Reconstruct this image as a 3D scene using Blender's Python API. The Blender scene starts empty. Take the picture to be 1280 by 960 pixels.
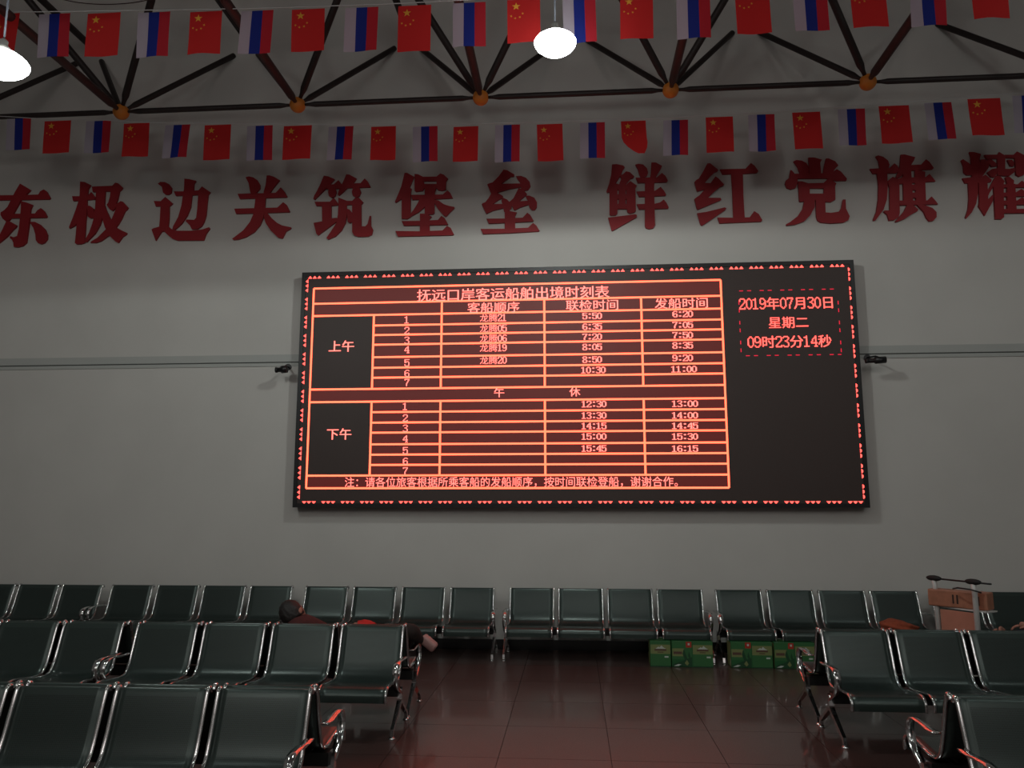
import bpy, bmesh, math, random
from mathutils import Vector, Matrix
from mathutils.geometry import tessellate_polygon
random.seed(7)
SC = bpy.context.scene
COL = SC.collection

# ------------------------------------------------------------------ camera
F, H, PITCH, YAW = 975.0, 1.90, math.radians(8.61), math.radians(4.44)
cd = bpy.data.cameras.new('camera'); cam = bpy.data.objects.new('camera', cd); COL.objects.link(cam)
cd.sensor_width = 36.0; cd.lens = F / 1280 * 36.0; cd.clip_end = 200
cam.location = (0, 0, H); cam.rotation_euler = (math.pi/2 + PITCH, 0, YAW)
SC.camera = cam
CR = cam.rotation_euler.to_matrix()

def ray(px, py):
    return CR @ Vector(((px-640)/F, -(py-480)/F, -1.0))
def P(px, py, Y):                      # photograph position -> point on the upright plane at distance Y
    d = ray(px, py); return Vector((0, 0, H)) + d * (Y / d.y)

# ------------------------------------------------------------------ world, exposure, big lights
w = bpy.data.worlds.new('world'); SC.world = w; w.use_nodes = True
w.node_tree.nodes['Background'].inputs[0].default_value = (.5, .6, .7, 1)
w.node_tree.nodes['Background'].inputs[1].default_value = 0.05
SC.view_settings.view_transform = 'Standard'
try: SC.view_settings.look = 'None'
except Exception: pass
SC.view_settings.gamma = 1.0; SC.view_settings.use_curve_mapping = False
SC.view_settings.exposure = 0.0
LAMP_W = 24.0          # watts of each lamp out of view
VIEW_W = 150.0         # watts of the two lamps in view
WINDOW_L = 2.4         # daylight panes in the rear wall
BULB_L = 22.0

# ------------------------------------------------------------------ materials
def nodes(name):
    m = bpy.data.materials.new(name); m.use_nodes = True
    nt = m.node_tree; return m, nt, nt.nodes['Principled BSDF']
def simple(name, col, rough=.5, metal=0., noise=0., nscale=20., bump=0., emit=None, es=0., spec=None, coat=0.):
    m, nt, b = nodes(name)
    b.inputs['Base Color'].default_value = (*col, 1); b.inputs['Roughness'].default_value = rough
    b.inputs['Metallic'].default_value = metal
    if spec is not None: b.inputs['Specular IOR Level'].default_value = spec
    if coat: b.inputs['Coat Weight'].default_value = coat
    if emit:
        b.inputs['Emission Color'].default_value = (*emit, 1); b.inputs['Emission Strength'].default_value = es
    if noise or bump:
        tc = nt.nodes.new('ShaderNodeTexCoord'); n = nt.nodes.new('ShaderNodeTexNoise')
        n.inputs['Scale'].default_value = nscale; n.inputs['Detail'].default_value = 5
        nt.links.new(tc.outputs['Object'], n.inputs['Vector'])
        if noise:
            r = nt.nodes.new('ShaderNodeValToRGB')
            r.color_ramp.elements[0].position = .3; r.color_ramp.elements[1].position = .7
            r.color_ramp.elements[0].color = (*[c*(1-noise) for c in col], 1)
            r.color_ramp.elements[1].color = (*[min(1, c*(1+noise)) for c in col], 1)
            nt.links.new(n.outputs['Fac'], r.inputs['Fac']); nt.links.new(r.outputs['Color'], b.inputs['Base Color'])
        if bump:
            bp = nt.nodes.new('ShaderNodeBump'); bp.inputs['Strength'].default_value = bump
            bp.inputs['Distance'].default_value = .01
            nt.links.new(n.outputs['Fac'], bp.inputs['Height']); nt.links.new(bp.outputs['Normal'], b.inputs['Normal'])
    return m
M = {}
M['wall'] = simple('white_wall_paint', (.58, .57, .54), .75, noise=.03, nscale=1.3)
M['wall_side'] = simple('grey_side_wall_paint', (.36, .37, .36), .85, noise=.05, nscale=1.)
M['roof'] = simple('dark_roof_sheet', (.16, .15, .15), .8, noise=.08, nscale=2.)
M['trim'] = simple('grey_trim_paint', (.43, .445, .425), .7)
M['groove'] = simple('dark_groove', (.10, .11, .10), .8)
M['base'] = simple('black_granite', (.008, .008, .008), .35)
M['grout'] = simple('dark_grout', (.03, .022, .02), .9)
M['steel_brown'] = simple('brown_black_steel_paint', (.018, .011, .010), .55, noise=.15, nscale=8)
M['steel_red'] = simple('red_brown_steel_paint', (.045, .016, .014), .55, noise=.15, nscale=8)
M['ball'] = simple('orange_yellow_paint', (.62, .20, .02), .5, noise=.08, nscale=9)
M['letter'] = simple('dark_red_foam', (.30, .006, .012), .6, noise=.05, nscale=4)
M['bezel'] = simple('black_bezel', (.006, .006, .007), .45)
M['string'] = simple('white_string', (.6, .6, .6), .8)
M['black'] = simple('black_plastic', (.008, .008, .009), .4)
M['rubber'] = simple('black_rubber', (.010, .010, .010), .7)
M['chrome'] = simple('chrome', (.66, .67, .67), .15, 1.0)
M['black_steel'] = simple('black_beam_paint', (.006, .006, .006), .5)
M['trolley_steel'] = simple('brushed_aluminium', (.62, .63, .61), .45, .1)
M['orange_panel'] = simple('salmon_orange_board', (.50, .22, .15), .5, noise=.08, nscale=6)
M['tan_panel'] = simple('tan_orange_board', (.40, .17, .10), .5, noise=.15, nscale=14)
M['dark_slot'] = simple('dark_slot', (.04, .02, .015), .7)
M['orange_cloth'] = simple('burnt_orange_cloth', (.34, .07, .03), .85, noise=.2, nscale=25, bump=.3)
M['tan_cloth'] = simple('pale_olive_cloth', (.30, .28, .14), .9, noise=.2, nscale=25, bump=.3)
M['skin'] = simple('skin', (.36, .17, .12), .55)
M['sole'] = simple('pinkish_grey_sole', (.42, .24, .22), .7)
M['hair'] = simple('dark_hair', (.010, .007, .006), .6, noise=.3, nscale=60, bump=.5)
M['red_shirt'] = simple('dark_red_cloth', (.055, .010, .009), .9, noise=.2, nscale=30, bump=.3)
M['red_cloth'] = simple('bright_red_cloth', (.5, .015, .012), .8)
M['brown_trouser'] = simple('dark_brown_trousers', (.022, .013, .011), .9, noise=.2, nscale=30, bump=.3)
M['blue_jacket'] = simple('dark_blue_cloth', (.015, .03, .06), .85, noise=.2, nscale=30, bump=.3)
M['black_cloth'] = simple('black_cloth', (.008, .008, .010), .9, noise=.2, nscale=30, bump=.3)
M['pale_cloth'] = simple('pale_grey_cloth', (.35, .36, .36), .9)
M['screen'] = simple('led_panel_dark', (.052, .034, .030), .55, noise=.12, nscale=120)
M['row_glow'] = simple('led_panel_row_glow', (.060, .026, .024), .55, emit=(1, .05, .04), es=.075)  # bleed of the lit lines and text, put into panel colour and faint emission
M['led_line'] = simple('led_orange_line', (.02, .01, .01), .5, emit=(1, .092, .042), es=4.4)
M['led_text'] = simple('led_pink_text', (.02, .01, .01), .5, emit=(1, .15, .12), es=3.0)
M['led_red'] = simple('led_red_text', (.02, .01, .01), .5, emit=(1, .075, .06), es=3.4)
M['led_dash'] = simple('led_crimson_dash', (.02, .01, .01), .5, emit=(.8, .008, .04), es=1.2)
M['bulb'] = simple('lamp_glass_lit', (.9, .9, .9), .3, emit=(.93, 1, .97), es=BULB_L)
M['socket'] = simple('lamp_socket', (.35, .34, .32), .35, .6)
M['cord'] = simple('grey_cord', (.05, .055, .07), .6)
M['pane'] = simple('daylit_glass', (.5, .55, .55), .2, emit=(1, .90, .86), es=WINDOW_L)
M['window_frame'] = simple('white_window_frame', (.5, .5, .5), .5)
M['carton_green'] = simple('carton_green', (.010, .105, .028), .45)
M['carton_mid'] = simple('carton_mid_green', (.030, .135, .04), .45)
M['carton_pale'] = simple('carton_pale_yellow', (.19, .22, .08), .45)
M['carton_red'] = simple('carton_red', (.42, .03, .015), .45)
M['carton_white'] = simple('carton_white', (.5, .55, .5), .45)
M['carton_brown'] = simple('carton_brown_print', (.10, .05, .035), .5)
M['carton_dark'] = simple('carton_dark_leaf', (.008, .06, .02), .5)

def seat_material(holes):
    m, nt, b = nodes('perforated_steel' if holes else 'grey_green_steel')
    b.inputs['Metallic'].default_value = .45; b.inputs['Roughness'].default_value = .30
    col = (.046, .066, .060, 1); b.inputs['Base Color'].default_value = col
    if holes:
        uv = nt.nodes.new('ShaderNodeUVMap'); mp = nt.nodes.new('ShaderNodeVectorMath'); mp.operation = 'MULTIPLY'
        mp.inputs[1].default_value = (118., 118.*1.15, 0)
        sx = nt.nodes.new('ShaderNodeSeparateXYZ'); fl = nt.nodes.new('ShaderNodeMath'); fl.operation = 'FLOOR'
        ml = nt.nodes.new('ShaderNodeMath'); ml.operation = 'MULTIPLY'; ml.inputs[1].default_value = .5
        ad = nt.nodes.new('ShaderNodeMath'); ad.operation = 'ADD'; cx = nt.nodes.new('ShaderNodeCombineXYZ')
        nt.links.new(mp.outputs[0], sx.inputs[0]); nt.links.new(sx.outputs[1], fl.inputs[0]); nt.links.new(fl.outputs[0], ml.inputs[0])
        nt.links.new(ml.outputs[0], ad.inputs[0]); nt.links.new(sx.outputs[0], ad.inputs[1]); nt.links.new(ad.outputs[0], cx.inputs[0]); nt.links.new(sx.outputs[1], cx.inputs[1])
        fr = nt.nodes.new('ShaderNodeVectorMath'); fr.operation = 'FRACTION'
        ds = nt.nodes.new('ShaderNodeVectorMath'); ds.operation = 'DISTANCE'; ds.inputs[1].default_value = (.5, .5, 0)
        lt = nt.nodes.new('ShaderNodeMath'); lt.operation = 'LESS_THAN'; lt.inputs[1].default_value = .30
        mx = nt.nodes.new('ShaderNodeMix'); mx.data_type = 'RGBA'
        mx.inputs['A'].default_value = col; mx.inputs['B'].default_value = (.006, .008, .008, 1)
        nt.links.new(uv.outputs[0], mp.inputs[0]); nt.links.new(cx.outputs[0], fr.inputs[0])
        nt.links.new(fr.outputs[0], ds.inputs[0]); nt.links.new(ds.outputs['Value'], lt.inputs[0])
        nt.links.new(lt.outputs[0], mx.inputs['Factor']); nt.links.new(mx.outputs['Result'], b.inputs['Base Color'])
        bp = nt.nodes.new('ShaderNodeBump'); bp.inputs['Strength'].default_value = .15; bp.inputs['Distance'].default_value = .001; bp.invert = True
        nt.links.new(lt.outputs[0], bp.inputs['Height']); nt.links.new(bp.outputs['Normal'], b.inputs['Normal'])
    return m
M['seat'] = seat_material(False); M['seat_holes'] = seat_material(True)

def tile_material():
    m, nt, b = nodes('polished_granite_tile')
    tc = nt.nodes.new('ShaderNodeTexCoord'); geo = nt.nodes.new('ShaderNodeNewGeometry')
    v = nt.nodes.new('ShaderNodeTexNoise'); v.inputs['Scale'].default_value = 90; v.inputs['Detail'].default_value = 3
    n = nt.nodes.new('ShaderNodeTexNoise'); n.inputs['Scale'].default_value = 1.1; n.inputs['Detail'].default_value = 3
    nt.links.new(geo.outputs['Position'], v.inputs['Vector']); nt.links.new(geo.outputs['Position'], n.inputs['Vector'])
    r = nt.nodes.new('ShaderNodeValToRGB'); e = r.color_ramp.elements
    e[0].position = .38; e[0].color = (.034, .017, .015, 1); e[1].position = .68; e[1].color = (.088, .048, .042, 1)
    nt.links.new(v.outputs['Fac'], r.inputs['Fac']); nt.links.new(r.outputs['Color'], b.inputs['Base Color'])
    oi = nt.nodes.new('ShaderNodeObjectInfo')
    mr = nt.nodes.new('ShaderNodeMapRange'); mr.inputs['To Min'].default_value = .30; mr.inputs['To Max'].default_value = .40
    nt.links.new(n.outputs['Fac'], mr.inputs['Value']); nt.links.new(mr.outputs['Result'], b.inputs['Roughness'])
    b.inputs['Specular IOR Level'].default_value = .9
    b.inputs['Coat Weight'].default_value = .45; b.inputs['Coat Roughness'].default_value = .07
    return m
M['tile'] = tile_material()

def cloth_mat(name, col, rough=.8):
    m, nt, b = nodes(name); b.inputs['Base Color'].default_value = (*col, 1); b.inputs['Roughness'].default_value = rough
    tr = nt.nodes.new('ShaderNodeBsdfTranslucent'); tr.inputs[0].default_value = (*col, 1)
    mx = nt.nodes.new('ShaderNodeMixShader'); mx.inputs[0].default_value = .35
    out = nt.nodes['Material Output']
    nt.links.new(b.outputs[0], mx.inputs[1]); nt.links.new(tr.outputs[0], mx.inputs[2]); nt.links.new(mx.outputs[0], out.inputs[0])
    return m
M['f_red'] = cloth_mat('flag_red', (.62, .018, .018)); M['f_star'] = simple('flag_yellow', (.75, .33, .03), .7)
M['f_white'] = cloth_mat('flag_white', (.46, .42, .50)); M['f_blue'] = cloth_mat('flag_blue', (.008, .022, .26))
M['f_crimson'] = cloth_mat('flag_crimson', (.50, .014, .03))

# ------------------------------------------------------------------ helpers
def obj(name, bm, mat, parent=None, smooth=False):
    me = bpy.data.meshes.new(name); bm.to_mesh(me); bm.free()
    for m in (mat if isinstance(mat, (list, tuple)) else [mat]): me.materials.append(m)
    if smooth:
        for p in me.polygons: p.use_smooth = True
    o = bpy.data.objects.new(name, me); COL.objects.link(o)
    if parent: o.parent = parent
    return o
def thing(name, label, cat, loc=(0, 0, 0), rz=0, group=None):
    o = bpy.data.objects.new(name, None); COL.objects.link(o); o.empty_display_size = .1
    o.location = loc; o.rotation_euler = (0, 0, rz); return tag(o, label, cat, group)
def tag(o, label, cat, group=None):
    o['label'] = label; o['category'] = cat
    if group: o['group'] = group
    return o
def box(bm, x0, x1, y0, y1, z0, z1, mi=0, mat=None):
    vs = [bm.verts.new(((mat @ Vector(c)) if mat else Vector(c))) for c in
          ((x0,y0,z0),(x1,y0,z0),(x1,y1,z0),(x0,y1,z0),(x0,y0,z1),(x1,y0,z1),(x1,y1,z1),(x0,y1,z1))]
    for f in ((0,3,2,1),(4,5,6,7),(0,1,5,4),(1,2,6,5),(2,3,7,6),(3,0,4,7)):
        fc = bm.faces.new([vs[i] for i in f]); fc.material_index = mi
def rbox(bm, x0, x1, y0, y1, z0, z1, r=.01, mat=None):
    b2 = bmesh.new(); box(b2, x0, x1, y0, y1, z0, z1)
    bmesh.ops.bevel(b2, geom=b2.edges[:], offset=r, segments=2, affect='EDGES', profile=.5)
    if mat: b2.transform(mat)
    me = bpy.data.meshes.new('tmp'); b2.to_mesh(me); b2.free(); bm.from_mesh(me); bpy.data.meshes.remove(me)
def tube(bm, pts, r, n=8, mi=0, caps=True):
    pts = [Vector(p) for p in pts]; rs = r if isinstance(r, (list, tuple)) else [r]*len(pts)
    rings = []; up = None
    for i, p in enumerate(pts):
        t = (pts[min(i+1, len(pts)-1)] - pts[max(i-1, 0)]).normalized()
        if up is None: up = t.orthogonal().normalized()
        a = (up - t*up.dot(t)).normalized(); up = a; b = t.cross(a)
        rings.append([bm.verts.new(p + (a*math.cos(q) + b*math.sin(q))*rs[i]) for q in [2*math.pi*k/n for k in range(n)]])
    for A, B in zip(rings, rings[1:]):
        for k in range(n):
            f = bm.faces.new((A[k], A[(k+1) % n], B[(k+1) % n], B[k])); f.material_index = mi; f.smooth = True
    if caps:
        for R_ in (rings[0][::-1], rings[-1]):
            f = bm.faces.new(R_); f.material_index = mi
def band(bm, pts, w, t, mi=0, ws=None):        # a flat bar swept in the y-z plane; width runs along x
    pts = [Vector((0, p[0], p[1])) for p in pts]; rings = []
    for i, p in enumerate(pts):
        tg = (pts[min(i+1, len(pts)-1)] - pts[max(i-1, 0)]).normalized(); nrm = Vector((0, -tg.z, tg.y))
        ww = ws[i] if ws else w
        rings.append([bm.verts.new(p + Vector((sx*ww/2, 0, 0)) + nrm*sn*t/2) for sx, sn in ((-1,-1),(1,-1),(1,1),(-1,1))])
    for A, B in zip(rings, rings[1:]):
        for k in range(4): bm.faces.new((A[k], A[(k+1) % 4], B[(k+1) % 4], B[k])).material_index = mi
    bm.faces.new(rings[0][::-1]); bm.faces.new(rings[-1])
def lathe(bm, prof, n=24, c=(0, 0, 0), sy=1.):
    c = Vector(c); rings = []
    for r, z in prof:
        rings.append([bm.verts.new(c + Vector((r*math.cos(2*math.pi*k/n), sy*r*math.sin(2*math.pi*k/n), z))) for k in range(n)])
    for A, B in zip(rings, rings[1:]):
        for k in range(n): bm.faces.new((A[k], A[(k+1) % n], B[(k+1) % n], B[k])).smooth = True
    bm.faces.new(rings[0][::-1]); bm.faces.new(rings[-1])
def smooth_pts(p, k=4):                        # Catmull-Rom through the points
    p = [Vector(q) for q in p]; out = []
    for i in range(len(p)-1):
        a, b, c, d = p[max(i-1, 0)], p[i], p[i+1], p[min(i+2, len(p)-1)]
        for s in range(k):
            t = s/k
            out.append(.5*((2*b) + (c-a)*t + (2*a-5*b+4*c-d)*t*t + (3*b-a-3*c+d)*t**3))
    out.append(p[-1]); return out
def recalc(bm): bmesh.ops.recalc_face_normals(bm, faces=bm.faces[:])
def struct(o): o['kind'] = 'structure'; return o

# ------------------------------------------------------------------ room shell
D = 10.55; XL, XR, YB, ZT = -10.14, 10.14, -8.0, 12.0
bm = bmesh.new(); box(bm, XL-.2, XR+.2, D, D+.2, 0, ZT); wf = struct(obj('wall_front', bm, M['wall']))
bm = bmesh.new(); box(bm, XL-.2, XL, YB, D, 0, ZT); struct(obj('wall_left', bm, M['wall_side']))
bm = bmesh.new(); box(bm, XR, XR+.2, YB, D, 0, ZT); struct(obj('wall_right', bm, M['wall_side']))
bm = bmesh.new(); box(bm, XL-.2, XR+.2, YB-.2, YB, 0, ZT); struct(obj('wall_back', bm, M['wall_side']))
bm = bmesh.new(); box(bm, XL-.2, XR+.2, YB-.2, D+.2, ZT, ZT+.2); struct(obj('ceiling', bm, M['roof']))
bm = bmesh.new(); box(bm, XL-.2, XR+.2, YB-.2, D+.2, -.25, -.025); floor = struct(obj('floor', bm, M['grout']))
TP = .845; jx = .26; jy = 6.19
def tile_me(sx, sy):
    b = bmesh.new(); g = .0022; box(b, g, sx-g, g, sy-g, -.025, 0)
    me = bpy.data.meshes.new('tile'); b.to_mesh(me); b.free(); me.materials.append(M['tile']); return me
xs = [jx + TP*k for k in range(-12, 12)]; xs = [x for x in xs if x > XL-.5 and x < XR]
full = tile_me(TP, TP); cut = tile_me(TP, D-(jy+TP*5))
for r in range(-4, 6):
    for x in xs:
        o = bpy.data.objects.new('tile', full if r < 5 else cut); COL.objects.link(o); o.parent = floor
        o.location = (x, jy + TP*r, 0)
bm = bmesh.new(); y = jy - 5*TP
while y > YB - .5:
    for x in xs:
        box(bm, x+.002, x+TP-.002, max(y, YB)+.002, y+TP-.002, -.025, 0)
    y -= TP
o = obj('tiling', bm, M['tile'], floor); o['kind'] = 'stuff'
# baseboard and the band across the wall
bm = bmesh.new(); box(bm, XL, XR, D-.014, D, 0, .125); struct(obj('baseboard_front', bm, M['base']))
zt = P(180, 446, D).z; zg = P(180, 455.6, D).z; zb = P(180, 460.3, D).z
bm = bmesh.new(); box(bm, XL, XR, D-.018, D, zg+.008, zt); struct(obj('trim_1', bm, M['trim']))
bm = bmesh.new(); box(bm, XL, XR, D-.004, D, zg-.008, zg+.008); struct(obj('trim_2', bm, M['groove']))
bm = bmesh.new(); box(bm, XL, XR, D-.012, D, zb, zg-.008); struct(obj('trim_3', bm, M['trim']))
# tall windows in the rear wall, the daylight of the hall
for k, x in enumerate((-6.3, 0, 6.3)):
    f = bmesh.new(); X0, X1, Z0, Z1 = x-1.6, x+1.6, 6.2, 10.2
    box(f, X0-.08, X1+.08, YB, YB+.08, Z0-.08, Z0); box(f, X0-.08, X1+.08, YB, YB+.08, Z1, Z1+.08)
    for q in (X0-.08, x-.04, X1): box(f, q, q+.08, YB, YB+.08, Z0, Z1)
    wo = struct(obj('window_%d' % (k+1), f, M['window_frame']))
    for a, b_ in ((X0, x-.04), (x+.04, X1)):
        g = bmesh.new(); box(g, a, b_, YB+.02, YB+.035, Z0, Z1); obj('pane', g, M['pane'], wo)

# ------------------------------------------------------------------ space frame under the roof
S = 2.462; ZN, ZTOP = 7.15, 8.82
sf = thing('space_frame', 'dark brown steel space frame of tubes and orange ball joints under the roof', 'roof truss')
NX = [-1.15 + S*k for k in range(-3, 5)]; NY = [9.5, 9.5-S, 9.5-2*S]
TX = [-1.15 + S*(k+.5) for k in range(-4, 5)]; TY = [9.5+S/2, 9.5-S/2, 9.5-1.5*S]
def bar(a, b, r, m='steel_brown', nm='web_bar'):
    a, b = Vector(a), Vector(b); d = (b-a)
    if b.y > D-.01: b = a + d*((D-.005-a.y)/d.y)
    u = d.normalized(); bm = bmesh.new(); L = (b-a).length
    q = [a+u*.07, a+u*.16, a+u*.24, b-u*.24 if b.y < D-.1 else b-u*.02, b-u*.16 if b.y < D-.1 else b-u*.01, b-u*.07 if b.y < D-.1 else b]
    e = r if b.y >= D-.1 else r*.5
    tube(bm, q, [r*.5, r*.62, r, r, r*1.0 if e == r else r*.62, e], 10)
    return obj(nm, bm, M[m], sf)
def ball(p, r=.105):
    bm = bmesh.new(); bmesh.ops.create_icosphere(bm, subdivisions=3, radius=r, matrix=Matrix.Translation(p))
    return obj('ball_joint', bm, M['ball'], sf, True)
for y in NY:
    for i, x in enumerate(NX):
        ball((x, y, ZN))
        if i < len(NX)-1: bar((x, y, ZN), (NX[i+1], y, ZN), .036, nm='chord_bar')
        else: bar((x, y, ZN), (XR+.05, y, ZN), .036, nm='chord_bar')
        if y > NY[-1]+.1: bar((x, y, ZN), (x, y-S, ZN), .052, 'steel_red', 'chord_bar')
        for tx in (x-S/2, x+S/2):
            for ty in (y-S/2, y+S/2):
                bar((x, y, ZN), (tx, ty, ZTOP), .040 if ty > y else .046)
for ty in TY[1:]:
    for i, x in enumerate(TX):
        if abs(x) < 10: ball((x, ty, ZTOP))
        if i < len(TX)-1 and x > -10: bar((x, ty, ZTOP), (TX[i+1], ty, ZTOP), .05, nm='chord_bar')
        if x > -10: bar((x, ty, ZTOP), (x, ty+S if ty < 8 else D+.3, ZTOP), .05, 'steel_brown', 'chord_bar')

# ------------------------------------------------------------------ hanging lamps
def lamp(loc, r, label=None, power=LAMP_W, lit=True):
    x, y, z = loc
    t = thing('hanging_lamp', label, 'lamp', loc, 0, 'hanging lamps')
    bm = bmesh.new(); s = r/.195
    lathe(bm, [(.045*s, .085*s), (.09*s, .076*s), (.14*s, .055*s), (.180*s, .024*s), (.195*s, 0), (.190*s, -.022*s), (.168*s, -.052*s), (.135*s, -.078*s), (.10*s, -.100*s), (.055*s, -.118*s), (.01*s, -.122*s)], 28)
    obj('bulb', bm, M['bulb'], t, True)
    bm = bmesh.new(); lathe(bm, [(.028*s, .08*s), (.05*s, .095*s), (.05*s, .125*s), (.032*s, .14*s), (.032*s, .18*s), (.012*s, .20*s)], 16); recalc(bm)
    obj('socket', bm, M['socket'], t, True)
    bm = bmesh.new(); tube(bm, [(0, 0, .19*s), (0, 0, ZT - z)], .008, 6); obj('cord', bm, M['cord'], t)
    ld = bpy.data.lights.new('lamp_light', 'SPOT'); ld.spot_size = math.radians(178); ld.spot_blend = .06; ld.shadow_soft_size = .16*s; ld.energy = power; ld.color = (.95, 1, .96)
    lo = bpy.data.objects.new('lamp_light', ld); COL.objects.link(lo); lo.parent = t; lo.location = (0, 0, -.29*s)
    return t
lamp(P(694, 53, 6.8), .199, 'glowing white hanging lamp near the top centre, in front of the flags', VIEW_W)
lamp(P(2, 78, 5.6), .205, "glowing white hanging lamp at the photo's top left edge", VIEW_W*.6)
for k, (x, y, nm) in enumerate(((6.0, 5.8, 'right of the camera view'), (-4.6, 1.0, 'behind the camera, left'), (.4, 1.0, 'above the camera'), (5.4, 1.0, 'behind the camera, right'),
                 (-4.6, -4.0, 'far behind, left'), (.4, -4.0, 'far behind, middle'), (5.4, -4.0, 'far behind, right'))):
    lamp((x, y, 6.6), .2, 'white hanging lamp outside the photo, ' + nm)

# ------------------------------------------------------------------ flag buntings
def star(bm, cx, cz, r, y, mi, rot=0):
    c = [bm.verts.new((cx + (r if k % 2 == 0 else r*.4)*math.sin(rot+k*math.pi/5), y, cz + (r if k % 2 == 0 else r*.4)*math.cos(rot+k*math.pi/5))) for k in range(10)]
    bm.faces.new(c).material_index = mi
def flag(kind, x0, x1, yt, yb, Y, parent, fold=False):
    a, b = P(x0, yt, Y), P(x1, yt, Y); zt_ = (a.z+b.z)/2; W = b.x-a.x; Hh = zt_ - P((x0+x1)/2, yb, Y).z
    slope = 0 if abs(x1-x0) < 1 else (P(x1, yt, Y).z-P(x0, yt, Y).z)/W
    ph = random.uniform(0, 6); amp = random.uniform(.006, .016); sw = random.uniform(-.03, .03); lean = random.uniform(-.012, .012)
    def pt(u, v, off=0):                       # u across 0..1, v down 0..1
        y = amp*math.sin(u*5+ph+v*2)*v + sw*v + off
        x = (u-.5)*W + lean*v; z = -v*Hh
        if fold and v > .55:
            q = (v-.55)/.45; x = x*(1-.55*q*q) + .17*W*q; z -= -.10*Hh*q*(u < .5)*(1-2*u)
        return Vector((x, -y, z))
    bm = bmesh.new(); n, k = 6, 6
    g = [[bm.verts.new(pt(i/n, j/k)) for i in range(n+1)] for j in range(k+1)]
    for j in range(k):
        for i in range(n):
            f = bm.faces.new((g[j][i], g[j][i+1], g[j+1][i+1], g[j+1][i])); f.smooth = True
            f.material_index = 0 if kind == 'cn' else i//2
    if kind == 'cn':
        for (u, v, r, mi) in ((.27, .16, .115, 1), (.12, .38, .035, 1), (.24, .43, .035, 1), (.38, .41, .035, 1), (.47, .33, .035, 1)):
            for sg in (-1, 1):
                c = pt(u, v); rr = r*W*1.15; b0 = len(bm.verts)
                star(bm, c.x, c.z, rr, c.y - sg*.004, mi, .3 if r < .1 else 0)
        mats = [M['f_red'], M['f_star']]
    else: mats = [M['f_white'], M['f_blue'], M['f_crimson']]
    o = obj('star_flag' if kind == 'cn' else 'striped_flag', bm, mats, parent)
    o.location = ((a.x+b.x)/2, Y, zt_ - .012); o['label'] = 'red flag with yellow stars' if kind == 'cn' else 'white, blue and red striped flag'
    return o
def bunting(label, Y, flags, pts):
    t = thing('bunting', label, 'bunting', (0, 0, 0), 0)
    bm = bmesh.new(); w = [P(x, y-1.2, Y) for x, y in pts]
    w = [Vector((XL, Y, w[0].z + .25))] + w + [Vector((XR, Y, w[-1].z + .9))]
    tube(bm, w, .0055, 5); obj('string', bm, M['string'], t)
    for i, f in enumerate(flags): flag(*f[:5], Y, t, len(f) > 5)
    return t
up = [('cn', -16, 25, 16, 66), ('ru', 49, 88, 16, 68), ('cn', 110, 151, 15, 67), ('ru', 173, 213, 14, 68), ('cn', 238, 278, 13, 66), ('ru', 302, 342, 12, 67), ('cn', 365, 406, 10, 62),
      ('ru', 432, 473, 8, 63), ('cn', 498, 539, 5.5, 61), ('ru', 566, 607, 2, 56), ('cn', 634, 675, -2, 53), ('ru', 703, 744, -5, 52), ('cn', 775, 816, -8, 49), ('ru', 845, 887, -12, 45),
      ('cn', 918, 961, -15, 42), ('ru', 990, 1033, -18, 38), ('cn', 1061, 1105, -22, 34), ('ru', 1136, 1180, -27, 29), ('cn', 1212, 1257, -33, 23), ('ru', 1288, 1332, -39, 17)]
lo = [('ru', 9, 39, 147, 185), ('cn', 56, 89, 150, 190), ('ru', 108, 139, 150, 190), ('cn', 155, 187, 153, 194), ('ru', 207, 238, 155, 197), ('cn', 256, 289, 155, 198), ('ru', 309, 341, 156, 198),
      ('cn', 355, 390, 156, 199), ('ru', 411, 442, 157, 199), ('cn', 464, 495, 157, 200), ('ru', 516, 547, 157, 200), ('cn', 567, 598, 157, 200), ('ru', 619, 650, 155, 200), ('cn', 671, 703, 154, 199),
      ('ru', 725, 756, 152, 196), ('cn', 776, 807, 150, 192, 1), ('ru', 829, 860, 149, 192), ('cn', 882, 916, 145, 190), ('ru', 935, 968, 142, 188), ('cn', 990, 1025, 139, 185), ('ru', 1047, 1081, 135, 180),
      ('cn', 1098, 1136, 131, 178), ('ru', 1155, 1189, 127, 174), ('cn', 1209, 1250, 122, 169), ('ru', 1265, 1300, 118, 164)]
bunting("upper bunting of larger flags strung across the photo's top edge", 7.4, up, [(f[1], f[3]) for f in up] + [(1332, -39)])
bunting('lower bunting of smaller flags strung just under the bar with the orange balls', 9.42, lo, [(f[1], f[3]) for f in lo] + [(1300, 118)])
bm = bmesh.new(); tube(bm, smooth_pts([P(60, -6, 8.2), P(90, 2, 8.2), P(125, 5.5, 8.2), P(155, 4.5, 8.2), P(180, 1, 8.2), P(215, -8, 8.2)]), .006, 5)
tag(obj('wire', bm, M['steel_red']), 'thin dark red wire sagging between roof bars at the top left', 'wire')

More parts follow.
